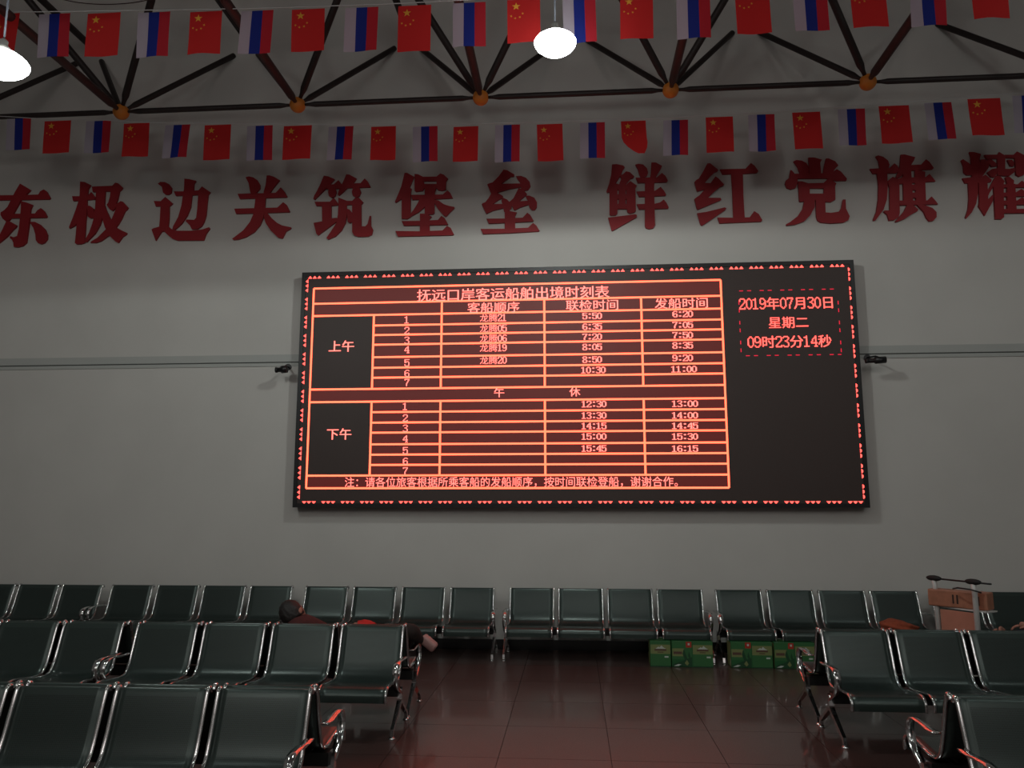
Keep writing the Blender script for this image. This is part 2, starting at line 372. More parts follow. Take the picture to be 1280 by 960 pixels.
# ------------------------------------------------------------------ red characters on the wall
G = [
 ('东', (0, 220), 'leftmost, cut by the left edge', [
  [(240,90),(300,125),(365,165),(345,190),(318,215),(250,290),(160,450),(150,480),(110,530),(70,545),(30,510),(5,465),(10,435),(50,410),(90,370),(130,290),(180,190)],
  [(-90,232),(300,228),(460,222),(480,185),(525,160),(560,185),(602,262),(590,280),(-75,292)],
  [(100,455),(420,450),(450,410),(490,385),(530,420),(562,480),(555,500),(100,507)],
  [(252,302),(320,318),(390,345),(367,395),(350,560),(325,740),(315,800),(270,840),(210,855),(165,850),(160,800),(145,765),(118,745),(125,720),(160,735),(205,720),(225,640),(240,500),(250,400)],
  [(75,545),(110,540),(200,590),(190,615),(150,650),(80,730),(0,795),(-60,835),(-75,815),(0,700),(35,630)],
  [(352,550),(420,550),(480,580),(540,640),(568,705),(565,760),(530,805),(490,818),(455,805),(430,770),(425,700),(400,620)]]),
 ('极', (80, 215), 'second from the left', [
  [(193,115),(250,120),(320,155),(290,205),(275,340),(272,480),(260,600),(245,850),(200,865),(150,868),(130,850),(140,760),(150,640),(160,500),(170,345),(187,280)],
  [(175,345),(210,400),(165,600),(135,640),(65,678),(60,660),(100,560),(145,440)],
  [(97,290),(185,290),(290,280),(325,240),(378,305),(365,330),(110,348)],
  [(272,402),(310,405),(355,440),(362,480),(400,480),(400,548),(315,555),(285,535),(282,480)],
  [(335,175),(580,165),(615,128),(650,135),(703,185),(690,210),(665,230),(640,340),(622,388),(680,350),(705,355),(768,425),(755,450),(730,470),(690,560),(650,630),(590,700),(540,760),(440,830),(380,850),(315,850),(330,830),(400,790),(480,710),(530,660),(565,580),(600,500),(628,420),(610,440),(580,468),(550,450),(512,395),(530,370),(550,300),(560,230),(345,240)],
  [(385,230),(495,230),(488,330),(485,400),(470,480),(455,560),(430,640),(370,740),(310,800),(270,840),(248,840),(255,810),(300,730),(340,620),(355,560),(375,420)],
  [(480,370),(500,440),(565,580),(630,665),(690,700),(755,730),(745,750),(700,780),(650,850),(620,835),(540,760),(490,660),(460,560),(450,480)]]),
 ('边', (180, 215), 'third from the left', [
  [(165,140),(195,118),(250,120),(300,145),(333,190),(325,250),(290,272),(255,270),(228,245),(215,180)],
  [(118,348),(200,350),(255,298),(345,375),(320,400),(303,410),(300,560),(290,650),(330,685),(400,705),(560,705),(700,690),(780,662),(788,680),(745,740),(715,820),(400,822),(340,800),(290,760),(240,710),(210,715),(180,760),(140,825),(90,690),(105,678),(182,655),(190,560),(198,410),(140,412)],
  [(357,232),(470,232),(655,220),(695,172),(795,240),(770,275),(755,400),(745,520),(720,600),(690,650),(640,685),(575,688),(550,640),(500,590),(508,570),(600,575),(625,550),(640,440),(650,275),(380,285)],
  [(485,80),(540,85),(622,105),(600,140),(595,220),(575,290),(560,420),(520,520),(450,620),(370,692),(340,685),(350,650),(410,540),(450,400),(465,290),(480,200)]]),
 ('关', (280, 210), 'fourth from the left', [
  [(258,110),(300,100),(350,112),(400,145),(432,200),(430,250),(385,300),(380,330),(330,330),(315,290),(295,180)],
  [(512,90),(545,88),(600,105),(668,145),(640,180),(590,240),(550,300),(540,330),(480,330),(475,290),(500,200)],
  [(163,310),(340,305),(620,298),(680,232),(730,290),(758,345),(745,352),(190,370)],
  [(122,488),(350,482),(640,475),(710,410),(750,440),(790,520),(780,530),(145,550)],
  [(378,340),(500,340),(490,470),(470,600),(430,690),(360,770),(260,830),(160,860),(110,862),(98,848),(130,825),(230,750),(310,650),(350,560),(372,420)],
  [(500,520),(525,545),(570,600),(640,660),(700,690),(805,712),(800,730),(745,760),(700,845),(650,835),(560,750),(500,660),(480,600),(480,530)]]),
 ('筑', (385, 210), 'fifth from the left', [
  [(190,92),(250,102),(320,135),(255,205),(200,260),(80,380),(62,370),(75,330),(110,270),(150,190)],
  [(240,200),(310,195),(365,145),(410,200),(395,245),(215,252)],
  [(460,75),(500,80),(582,125),(540,185),(470,240),(420,290),(370,332),(355,318),(370,270),(410,190)],
  [(480,185),(630,182),(680,125),(720,165),(750,225),(735,232),(600,236),(460,240)],
  [(250,240),(325,240),(340,290),(325,340),(285,358),(250,335),(240,290)],
  [(540,230),(615,230),(635,290),(615,340),(570,352),(535,330),(528,290)],
  [(78,405),(265,405),(310,355),(355,415),(365,445),(280,455),(278,605),(345,598),(350,640),(320,660),(120,808),(100,790),(68,660),(85,655),(170,640),(168,455),(100,455)],
  [(365,355),(470,395),(530,395),(575,350),(610,355),(663,410),(638,440),(640,700),(690,700),(715,670),(740,575),(755,575),(755,690),(780,740),(765,800),(720,822),(600,825),(550,805),(530,770),(530,440),(465,445),(462,580),(450,660),(400,750),(330,820),(240,858),(222,840),(270,770),(340,660),(360,560),(365,450)],
  [(460,485),(500,500),(540,550),(540,640),(500,662),(475,645),(470,600)]]),
 ('堡', (488, 210), 'sixth from the left', [
  [(170,58),(200,58),(285,105),(260,160),(230,235),(255,250),(245,290),(240,590),(200,612),(135,608),(135,370),(90,400),(65,415),(55,405),(90,320),(130,220)],
  [(290,70),(330,75),(402,110),(402,240),(390,272),(310,285),(290,270)],
  [(380,106),(560,103),(575,158),(380,158)],
  [(550,105),(600,65),(640,80),(690,125),(668,160),(665,260),(620,272),(570,265),(556,240)],
  [(385,192),(570,192),(565,245),(385,245)],
  [(412,230),(550,230),(530,300),(528,540),(510,555),(412,560)],
  [(245,322),(410,322),(630,318),(685,268),(720,300),(750,362),(580,372),(265,382)],
  [(350,375),(430,375),(410,470),(340,530),(240,585),(225,570),(280,500),(330,420)],
  [(525,380),(580,390),(640,435),(700,455),(768,468),(765,485),(715,530),(668,585),(640,570),(570,490),(525,415)],
  [(355,548),(440,550),(495,585),(470,610),(470,765),(355,765)],
  [(135,637),(360,635),(570,625),(612,575),(650,600),(692,675),(680,682),(160,692)],
  [(60,757),(360,760),(625,750),(680,695),(725,720),(762,795),(750,805),(90,822)]]),
 ('垒', (595, 205), "last before the wide gap", [
  [(330,68),(375,75),(460,125),(455,150),(420,150),(300,237),(540,233),(545,275),(400,300),(260,340),(190,375),(135,245),(150,235),(200,220),(270,150)],
  [(480,145),(540,142),(600,165),(645,215),(655,265),(625,310),(580,320),(540,295),(530,225),(495,175)],
  [(185,350),(250,340),(325,385),(320,410),(280,425),(200,480),(325,480),(325,530),(200,560),(125,597),(68,485),(80,470),(110,460),(150,410)],
  [(325,405),(370,425),(430,480),(425,530),(385,568),(335,568),(320,500),(305,440)],
  [(510,290),(560,300),(612,360),(600,375),(515,448),(640,440),(640,485),(530,520),(465,555),(450,540),(432,500),(400,560),(350,545),(395,460),(450,410)],
  [(592,380),(640,380),(700,405),(732,460),(730,520),(705,552),(670,552),(640,520),(622,440)],
  [(345,555),(400,565),(490,580),(470,620),(470,795),(345,795)],
  [(125,657),(350,655),(560,645),(615,585),(650,610),(692,680),(680,690),(155,715)],
  [(55,780),(350,778),(625,765),(685,708),(725,740),(762,800),(750,808),(400,828),(85,840)]]),
 ('鲜', (752, 198), 'first after the wide gap', [
  [(125,72),(180,68),(260,85),(278,105),(255,140),(232,200),(165,305),(120,400),(65,412),(58,395),(90,300),(115,190)],
  [(215,205),(255,190),(295,155),(340,165),(392,215),(380,235),(345,245),(285,315),(220,322),(213,300),(238,240)],
  [(95,330),(165,300),(215,312),(190,340),(190,660),(170,680),(110,685),(95,670)],
  [(205,312),(290,310),(288,560),(205,560)],
  [(295,315),(345,272),(422,325),(405,360),(410,630),(390,650),(340,662),(310,645),(302,600)],
  [(180,318),(310,318),(310,378),(180,378)], [(180,432),(310,432),(310,490),(180,490)], [(180,548),(320,548),(320,608),(180,608)],
  [(78,712),(130,705),(300,685),(400,670),(425,680),(420,705),(130,870),(118,860)],
  [(405,75),(440,65),(500,75),(545,120),(558,170),(545,210),(510,228),(470,228),(450,190),(435,130)],
  [(598,50),(650,50),(725,90),(715,115),(640,245),(578,245),(590,180)],
  [(410,232),(660,230),(725,175),(765,210),(795,265),(780,285),(435,295)],
  [(420,398),(640,390),(708,342),(745,385),(775,435),(765,448),(450,462)],
  [(422,550),(640,545),(700,530),(745,495),(780,535),(805,590),(795,602),(450,612)],
  [(520,235),(635,235),(630,350),(640,800),(620,835),(570,848),(530,835),(520,810)]]),
 ('红', (862, 192), 'second after the wide gap', [
  [(212,118),(245,115),(345,195),(335,210),(300,222),(250,270),(180,350),(250,355),(310,272),(350,300),(412,370),(400,385),(365,395),(290,460),(220,530),(370,530),(382,548),(370,560),(200,630),(100,672),(85,655),(58,545),(75,530),(120,500),(180,430),(95,452),(85,440),(58,340),(75,320),(110,300),(165,210)],
  [(90,715),(200,700),(420,645),(442,655),(430,675),(150,865),(130,850)],
  [(365,188),(500,185),(670,182),(735,112),(780,145),(825,210),(805,232),(640,242),(395,248)],
  [(498,235),(640,235),(645,500),(662,775),(525,775),(515,500)],
  [(335,768),(525,770),(720,765),(775,690),(830,725),(872,800),(860,815),(600,825),(360,835)]]),
 ('党', (972, 188), 'third after the wide gap', [
  [(192,130),(225,115),(290,122),(345,150),(375,200),(380,290),(275,295),(240,200)],
  [(370,85),(440,85),(532,110),(512,150),(525,290),(385,290),(378,190)],
  [(580,98),(610,95),(690,130),(730,180),(700,210),(640,290),(543,290),(555,200)],
  [(155,235),(170,240),(205,280),(380,282),(640,270),(710,225),(760,255),(832,340),(825,362),(700,365),(640,352),(580,335),(240,338),(240,400),(215,450),(160,468),(110,450),(88,400),(100,360),(140,330)],
  [(245,370),(290,370),(385,400),(385,600),(270,618),(260,600)],
  [(350,395),(575,390),(575,455),(350,455)],
  [(555,385),(600,345),(640,350),(705,395),(690,430),(692,590),(640,620),(580,615),(555,590)],
  [(370,520),(575,520),(575,590),(370,600)],
  [(325,585),(447,585),(445,680),(390,780),(320,850),(210,890),(110,902),(105,885),(150,860),(240,790),(300,700)],
  [(455,575),(570,575),(575,745),(640,750),(735,735),(765,690),(785,590),(815,590),(820,700),(865,790),(850,835),(790,865),(640,875),(520,865),(480,840),(465,790)]]),
 ('旗', (1082, 185), 'second from the right edge', [
  [(122,100),(150,88),(210,105),(270,150),(288,200),(275,250),(170,250),(155,150)],
  [(52,250),(160,245),(290,240),(345,182),(385,215),(405,270),(370,300),(90,308)],
  [(135,290),(260,290),(265,480),(255,620),(215,740),(120,868),(95,872),(92,855),(130,760),(150,620),(155,450)],
  [(265,395),(325,345),(370,365),(390,380),(405,420),(410,780),(395,830),(340,865),(280,870),(260,800),(215,765),(225,750),(290,750),(288,480),(268,420)],
  [(422,80),(470,78),(595,110),(580,150),(545,205),(470,265),(430,340),(380,370),(365,345),(400,260),(415,200)],
  [(440,205),(540,205),(665,200),(725,135),(765,165),(818,240),(805,255),(700,262),(600,268),(440,272)],
  [(445,250),(545,262),(570,645),(455,645)],
  [(590,258),(715,285),(712,340),(725,660),(605,665)],
  [(385,375),(440,350),(550,356),(600,350),(720,350),(765,310),(800,350),(838,400),(720,408),(590,420),(550,420),(410,430)],
  [(535,440),(615,440),(615,505),(535,505)], [(540,537),(620,537),(620,600),(540,600)],
  [(380,632),(740,630),(790,582),(830,625),(868,675),(420,688)],
  [(500,675),(570,685),(632,740),(620,760),(560,790),(470,850),(370,890),(355,880),(390,840),(460,760)],
  [(615,680),(700,685),(800,720),(850,770),(850,830),(810,875),(765,878),(730,840),(700,770)]]),
 ('耀', (1195, 180), 'rightmost, cut by the right edge', [
  [(160,95),(220,97),(300,120),(285,180),(290,400),(190,420),(185,280),(178,150)],
  [(62,195),(85,182),(150,225),(195,270),(195,370),(130,372),(95,340),(88,260)],
  [(300,185),(350,185),(390,210),(395,280),(310,400),(285,400),(282,260)],
  [(78,410),(190,400),(290,405),(355,368),(430,430),(420,455),(370,465),(110,470)],
  [(145,455),(262,455),(262,600),(240,720),(190,820),(125,893),(112,880),(145,780),(155,650)],
  [(272,440),(375,440),(382,560),(450,430),(480,380),(530,385),(585,450),(560,482),(470,482),(400,590),(385,625),(385,665),(445,605),(450,640),(440,690),(345,860),(270,745),(280,700)],
  [(340,130),(500,128),(515,95),(590,140),(590,350),(560,380),(500,375),(495,175),(370,180)],
  [(380,185),(430,190),(480,230),(490,265),(430,272),(385,230)],
  [(375,340),(430,300),(500,290),(490,360),(460,400),(420,395)],
  [(585,130),(690,130),(730,90),(810,130),(860,140),(835,220),(815,370),(760,392),(720,370),(705,170),(585,165)],
  [(615,190),(670,190),(700,230),(690,268),(650,262)],
  [(570,298),(640,300),(710,285),(712,330),(640,385),(560,382)],
  [(450,480),(570,460),(575,880),(550,900),(470,900),(460,700)],
  [(590,400),(640,395),(695,440),(690,485),(615,490)],
  [(555,485),(740,485),(790,440),(880,520),(560,525)], [(560,585),(720,580),(780,540),(880,600),(880,628),(560,632)],
  [(560,680),(730,680),(790,640),(880,700),(880,728),(560,732)], [(560,782),(730,782),(900,775),(900,828),(560,832)],
  [(610,480),(708,480),(725,800),(612,800)]])]
for ch, (ox, oy), where, strokes in G:
    bm = bmesh.new()
    c0 = P(ox+42, oy+50, D)
    for si, st in enumerate(strokes):
        q = [P(ox + x/9.6, oy + y/9.6, D-.03) for x, y in st]
        yf = D - .032 - .0004*si
        fr = [bm.verts.new((v.x-c0.x, yf-D, v.z-c0.z)) for v in q]
        bk = [bm.verts.new((v.x-c0.x, -.002, v.z-c0.z)) for v in q]
        n = len(q); ar = sum(q[k].x*q[(k+1) % n].z - q[(k+1) % n].x*q[k].z for k in range(n))
        for tri_ in tessellate_polygon([[Vector((v.x, v.z, 0)) for v in q]]):
            a, b, c = tri_; A2 = (q[b].x-q[a].x)*(q[c].z-q[a].z) - (q[c].x-q[a].x)*(q[b].z-q[a].z)
            if abs(A2) < 1e-9: continue
            bm.faces.new([fr[i] for i in ((a, b, c) if A2 > 0 else (a, c, b))])
        for k in range(n):
            e = (fr[k], bk[k], bk[(k+1) % n], fr[(k+1) % n]); bm.faces.new(e if ar > 0 else e[::-1])
    o = obj('wall_character', bm, M['letter']); o.location = (c0.x, D, c0.z)
    tag(o, 'dark red raised character %s on the white wall, %s' % (ch, where), 'lettering', 'red characters across the wall')

# ------------------------------------------------------------------ LED display board
YP = D - .17                                    # front of the lit panel
xl = (P(378, 340, YP).x + P(366, 634, YP).x)/2; xr = (P(1067, 326, YP).x + P(1087, 635, YP).x)/2
zt_ = (P(378, 340, YP).z + P(1067, 326, YP).z)/2; zb_ = (P(366, 634, YP).z + P(1087, 635, YP).z)/2
led = thing('led_display', 'long black LED timetable board with red lit table on the white wall', 'display board', ((xl+xr)/2, D-.085, zb_))
led_off = Vector(((xl+xr)/2, D-.085, zb_))
def lobj(nm, bm, mat):
    bm.transform(Matrix.Translation(-led_off)); return obj(nm, bm, mat, led)
bm = bmesh.new(); bw = .055
box(bm, xl, xl+bw, YP-.012, D, zb_, zt_); box(bm, xr-bw, xr, YP-.012, D, zb_, zt_)
box(bm, xl+bw, xr-bw, YP-.012, D, zb_, zb_+bw); box(bm, xl+bw, xr-bw, YP-.012, D, zt_-bw, zt_)
lobj('frame', bm, M['bezel'])
bm = bmesh.new(); box(bm, xl+bw, xr-bw, YP, D-.02, zb_+bw, zt_-bw); lobj('screen_panel', bm, M['screen'])
def rect(bm, x0, x1, z0, z1, off=.0015):
    y = YP-off; bm.faces.new([bm.verts.new(c) for c in ((x0, y, z0), (x1, y, z0), (x1, y, z1), (x0, y, z1))])
X = lambda px, py: P(px, py, YP).x
Z = lambda px, py: P(px, py, YP).z
cols = [X(389, 450), X(466, 450), X(551, 480), X(681, 480), X(804, 480), X(906, 480)]
rows = [Z(552, y) for y in (357.4, 376.7, 392.2, 405.5, 417.5, 429.7, 445.4, 458.7, 471.2, 485.2, 501.2, 514.5, 527.7, 540.3, 555, 568, 580.9, 594.2, 610.1)]
bm = bmesh.new(); t = .0125; tt = .0135
x0, x5 = cols[0], cols[5]
for i, z in enumerate(rows):
    rect(bm, x0 if i in (0, 1, 2, 9, 10, 17, 18) else cols[1], x5, z-t, z+t, .003)
for xc in (x0, x5): rect(bm, xc-t, xc+t, rows[-1], rows[0], .0035)
for k in (2, 3, 4): rect(bm, cols[k]-tt, cols[k]+tt, rows[9], rows[1], .0035)
rect(bm, cols[1]-tt, cols[1]+tt, rows[9], rows[2], .0035)
for k in (1, 2, 3, 4): rect(bm, cols[k]-tt, cols[k]+tt, rows[17], rows[10], .0035)
lobj('table_grid', bm, M['led_line'])
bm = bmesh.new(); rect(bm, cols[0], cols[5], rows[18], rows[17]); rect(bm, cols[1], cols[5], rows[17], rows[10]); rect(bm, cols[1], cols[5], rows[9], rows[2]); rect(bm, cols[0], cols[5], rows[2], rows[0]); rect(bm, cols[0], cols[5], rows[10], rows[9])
lobj('table_glow', bm, M['row_glow'])
SERIF = {'0': ['..##..', '.#..#.', '#....#', '#....#', '#....#', '#....#', '#....#', '#....#', '.#..#.', '..##..'],
 '1': ['..#...', '###...', '..#...', '..#...', '..#...', '..#...', '..#...', '..#...', '..#...', '#####.'],
 '2': ['.####.', '#....#', '#....#', '.....#', '....#.', '...#..', '..#...', '.#....', '#....#', '######'],
 '3': ['.####.', '#....#', '.....#', '....#.', '..##..', '....#.', '.....#', '.....#', '#....#', '.####.'],
 '4': ['....#.', '...##.', '..#.#.', '.#..#.', '.#..#.', '#...#.', '######', '....#.', '....#.', '...###'],
 '5': ['######', '#.....', '#.....', '#.###.', '##...#', '.....#', '.....#', '#....#', '#....#', '.####.'],
 '6': ['..###.', '.#...#', '#.....', '#.....', '#.###.', '##...#', '#....#', '#....#', '.#...#', '..###.'],
 '7': ['######', '#....#', '....#.', '....#.', '...#..', '...#..', '..#...', '..#...', '..#...', '..#...'],
 '8': ['.####.', '#....#', '#....#', '.#..#.', '..##..', '.#..#.', '#....#', '#....#', '#....#', '.####.'],
 '9': ['.###..', '#...#.', '#....#', '#....#', '#...##', '.###.#', '.....#', '.....#', '#...#.', '.###..'],
 ':': ['......', '..##..', '..##..', '......', '......', '......', '......', '..##..', '..##..', '......']}
def cjk(ch, bold):
    bold = 0
    c = bpy.data.curves.new('t', 'FONT'); c.body = ch; c.size = 1; c.resolution_u = 2; c.offset = bold
    o = bpy.data.objects.new('t', c); COL.objects.link(o)
    dg = bpy.context.evaluated_depsgraph_get(); me = bpy.data.meshes.new_from_object(o.evaluated_get(dg))
    vs = [v.co.copy() for v in me.vertices]; fs = [tuple(p.vertices) for p in me.polygons]
    bpy.data.objects.remove(o); bpy.data.curves.remove(c); bpy.data.meshes.remove(me); return vs, fs
_cache = {}
def led_text(s, px0, px1, py, h, mat='led_text', bold=.008, thick=1.25, name='schedule_text'):
    pc = (px0+px1)/2; A, B = X(px0, py), X(px1, py); Zt, Zb = Z(pc, py-h/2), Z(pc, py+h/2)
    wid = [1 if c in SERIF or c == ' ' else 2 for c in s]; u = (B-A)/sum(wid); x = A; hh = Zt-Zb; bm = bmesh.new()
    for c, wd in zip(s, wid):
        if c in SERIF:
            pw = u*.88/6; ph = hh*.84/10; zt0 = Zt - hh*.08
            for r, row in enumerate(SERIF[c]):
                k = 0
                while k < 6:
                    if row[k] == '#':
                        e = k
                        while e < 6 and row[e] == '#': e += 1
                        g = (thick-1)/2
                        rect(bm, x+u*.06+pw*(k-g), x+u*.06+pw*(e+g), zt0-ph*(r+1), zt0-ph*r, .004); k = e
                    else: k += 1
        elif c != ' ':
            if (c, bold) not in _cache: _cache[(c, bold)] = cjk(c, bold)
            vs, fs = _cache[(c, bold)]
            for sh in ((0,) if bold < .005 else (-.009, .010)):        # doubled strokes, as bold dot lettering has
                nv = [bm.verts.new((x + (v.x+sh)*u*2, YP-.004-abs(sh)*.02, Zb + (v.y+.12)*hh)) for v in vs]
                for f in fs:
                    try: bm.faces.new([nv[i] for i in f])
                    except ValueError: pass
        x += u*wd
    return lobj(name, bm, M[mat])
led_text('抚远口岸客运船舶出境时刻表', 521, 762, 367, 16.5)
led_text('客船顺序', 584, 650, 384.3, 14); led_text('联检时间', 707, 774, 381.3, 14); led_text('发船时间', 818, 886, 379, 14)
led_text('上午', 410.5, 443.5, 432.8, 15, 'led_text', .006); led_text('下午', 408, 440, 542.6, 15, 'led_text', .006)
for n_, y in zip('1234567', (399.9, 413.3, 425.5, 437.2, 453.6, 466.7, 478.2)): led_text(n_, 505.5, 512, y, 10.5, thick=1.4)
for n_, y in zip('1234567', (508.2, 522.5, 535.4, 548.7, 563.3, 576.6, 588.6)): led_text(n_, 503.5, 510, y, 10.5, thick=1.4)
for s, y in zip(('龙腾21', '龙腾05', '龙腾06', '龙腾19', '龙腾20'), (397.3, 410.5, 423, 434.8, 450.3)): led_text(s, 599.5, 633.5, y, 10.5, bold=.004, thick=1.7)
def times(lst, ys, xa, xb):
    for s, y in zip(lst, ys): led_text(s, xa, xa+(xb-xa)*len(s)/5, y, 9.4, thick=1.9) if len(s) == 5 else led_text(s, xa+1.5, xa+1.5+(xb-xa)*len(s)/5, y, 9.4, thick=1.9)
times(('5:50', '6:35', '7:20', '8:05', '8:50', '10:30'), (395, 408.4, 421, 433.8, 449.5, 462.6), 726.5, 757)
times(('6:20', '7:05', '7:50', '8:35', '9:20', '11:00'), (392.6, 406.2, 419, 431.8, 447.5, 461.5), 839, 871)
times(('12:30', '13:30', '14:15', '15:00', '15:45'), (505.1, 519.4, 532.5, 545.7, 560.6), 727, 758)
times(('13:00', '14:00', '14:45', '15:30', '16:15'), (504.7, 519.2, 532.3, 545.7, 560.8), 840, 872.5)
led_text('午', 617, 631, 490.8, 12.5, 'led_text', .006); led_text('休', 711.5, 725.5, 489.8, 12.5, 'led_text', .006)
led_text('注：请各位旅客根据所乘客船的发船顺序，按时间联检登船，谢谢合作。', 430.5, 856, 602.3, 13.5, bold=.004)
led_text('2019年07月30日', 923.5, 1043.5, 379, 16.5, 'led_red', .010, 1.25); led_text('星期二', 960, 1011, 403, 15.5, 'led_red', .010)
led_text('09时23分14秒', 934, 1040, 427, 16.5, 'led_red', .010, 1.25)
bm = bmesh.new(); dx0, dx1, dz0, dz1 = X(925, 410), X(1049, 400), Z(985, 444), Z(985, 362.5)
px_ = .0102; per = .27
k = 0; q = dx0
while q < dx1-.05:
    for a in (0, .105):
        rect(bm, q+a+.01, min(q+a+.062, dx1), dz1-.005, dz1+.005, .003); rect(bm, q+a+.06, min(q+a+.112, dx1), dz0-.005, dz0+.005, .003)
    q += per
q = dz0 + .05
while q < dz1-.05:
    for a in (0, .105):
        rect(bm, dx0-.005, dx0+.005, q+a, min(q+a+.05, dz1), .003); rect(bm, dx1-.005, dx1+.005, q+a-.02, min(q+a+.03, dz1), .003)
    q += per
lobj('dashed_border', bm, M['led_dash'])
# arrows round the edge, three to a group
ix0, ix1, iz0, iz1 = X(384, 346), X(1063, 331), Z(720, 628.2), Z(720, 339.3)
ix0 = (X(385, 345)+X(372, 628))/2; ix1 = (X(1062.5, 333)+X(1080, 628))/2
def tri(bm, cx, cz, d, s=.0285):
    c = {'u': ((-s, -s*.62), (s, -s*.62), (0, s*.75)), 'd': ((-s, s*.62), (0, -s*.75), (s, s*.62)),
         'l': ((s*.62, -s), (s*.62, s), (-s*.75, 0)), 'r': ((-s*.62, -s), (s*.75, 0), (-s*.62, s))}[d]
    bm.faces.new([bm.verts.new((cx+a, YP-.003, cz+b)) for a, b in c])
nx = 28; st = (ix1-ix0)/nx
for k in range(nx):
    for zz, d in ((iz1, 'u'), (iz0, 'd')):
        bm = bmesh.new()
        for j in range(3): tri(bm, ix0 + st*k + st*(.16 + .25*j) + (0 if d == 'u' else st*.15), zz, d)
        lobj('arrow_group', bm, M['led_red'])
nz = 12; st = (iz1-iz0)/nz
for k in range(nz):
    for xx, d in ((ix0, 'l'), (ix1, 'r')):
        bm = bmesh.new()
        for j in range(3): tri(bm, xx, iz1 - st*k - st*(.22 + .25*j), d)
        lobj('arrow_group', bm, M['led_red'])

# ------------------------------------------------------------------ wall cameras beside the board
def wall_cam(c, d, label, L, r):
    t = thing('wall_camera', label, 'camera', c)
    bm = bmesh.new(); tube(bm, [(-d*L*.5, 0, -.004), (-d*L*.1, 0, 0), (-d*L*.1, 0, 0), (d*L*.5, 0, .008)], [r*.62, r*.7, r, r], 12); obj('body', bm, M['black'], t)
    bm = bmesh.new(); tube(bm, [(-d*L*.5-d*.03, 0, -.004), (-d*L*.5, 0, -.004)], [r*.75, r*.7], 12); obj('lens_hood', bm, M['rubber'], t)
    bm = bmesh.new(); tube(bm, [(d*L*.2, .0, r*.7), (d*L*.1, .08, .07), (-d*.02, D-c[1]-.012, .085)], .012, 8); obj('bracket', bm, M['black'], t)
    bm = bmesh.new(); tube(bm, [(-d*.02, D-c[1]-.02, .085), (-d*.02, D-c[1]-.001, .085)], .045, 14); obj('wall_plate', bm, M['black'], t)
wall_cam(P(353, 462, D-.28), 1, 'small round black camera left of the timetable board', .13, .052)
wall_cam(P(1096, 450.5, D-.28), 1, 'long black bullet camera right of the timetable board', .22, .045)

# ------------------------------------------------------------------ benches
PITCH_S, SW = .605, .545
PROF = smooth_pts([(-.028, .772, 0), (-.018, .796, 0), (0, .800, 0), (.016, .780, 0), (.045, .70, 0), (.085, .58, 0), (.118, .49, 0), (.150, .43, 0), (.195, .392, 0), (.27, .380, 0), (.38, .388, 0), (.50, .404, 0), (.59, .408, 0), (.645, .393, 0), (.670, .360, 0), (.674, .325, 0), (.672, .298, 0)], 3)
def seat_shell():
    bm = bmesh.new(); uv = bm.loops.layers.uv.new('UVMap')
    prof = PROF; L = [0]
    for a, b in zip(prof, prof[1:]): L.append(L[-1] + (b-a).length)
    tot = L[-1]; xs_ = [-SW/2, -SW/2+.055, SW/2-.055, SW/2]
    def sheet(off, mirror):
        g = []
        for i, p in enumerate(prof):
            tg = (prof[min(i+1, len(prof)-1)] - prof[max(i-1, 0)]).normalized(); n = Vector((-tg.y, tg.x))  # up/forward side
            g.append([bm.verts.new((x, -(p.x + n.x*off), p.y + n.y*off)) for x in xs_])
        for i in range(len(prof)-1):
            for k in range(3):
                f = bm.faces.new((g[i][k], g[i][k+1], g[i+1][k+1], g[i+1][k])); f.smooth = True
                mid = (L[i]+L[i+1])/2
                f.material_index = 1 if (k == 1 and .085 < mid < tot-.10) else 0
                for lp, (ii, kk) in zip(f.loops, ((i, k), (i, k+1), (i+1, k+1), (i+1, k))): lp[uv].uv = (xs_[kk], L[ii])
        return g
    A = sheet(.0, 0); B = sheet(-.003, 1)
    for g, h in ((A, B),):
        for i in range(len(prof)-1):
            for k in (0, 3): bm.faces.new((g[i][k], g[i+1][k], h[i+1][k], h[i][k]))
    recalc(bm); return bm
def edge_tube(s):
    bm = bmesh.new(); tube(bm, [(s*(SW/2+.004), -(p.x), p.y) for p in PROF], .0135, 8); return bm
ARM = smooth_pts([(.10, .555, 0), (.20, .552, 0), (.32, .562, 0), (.41, .560, 0), (.465, .530, 0), (.485, .480, 0), (.465, .42, 0), (.41, .36, 0), (.33, .315, 0), (.285, .285, 0)], 3)
_m = {}
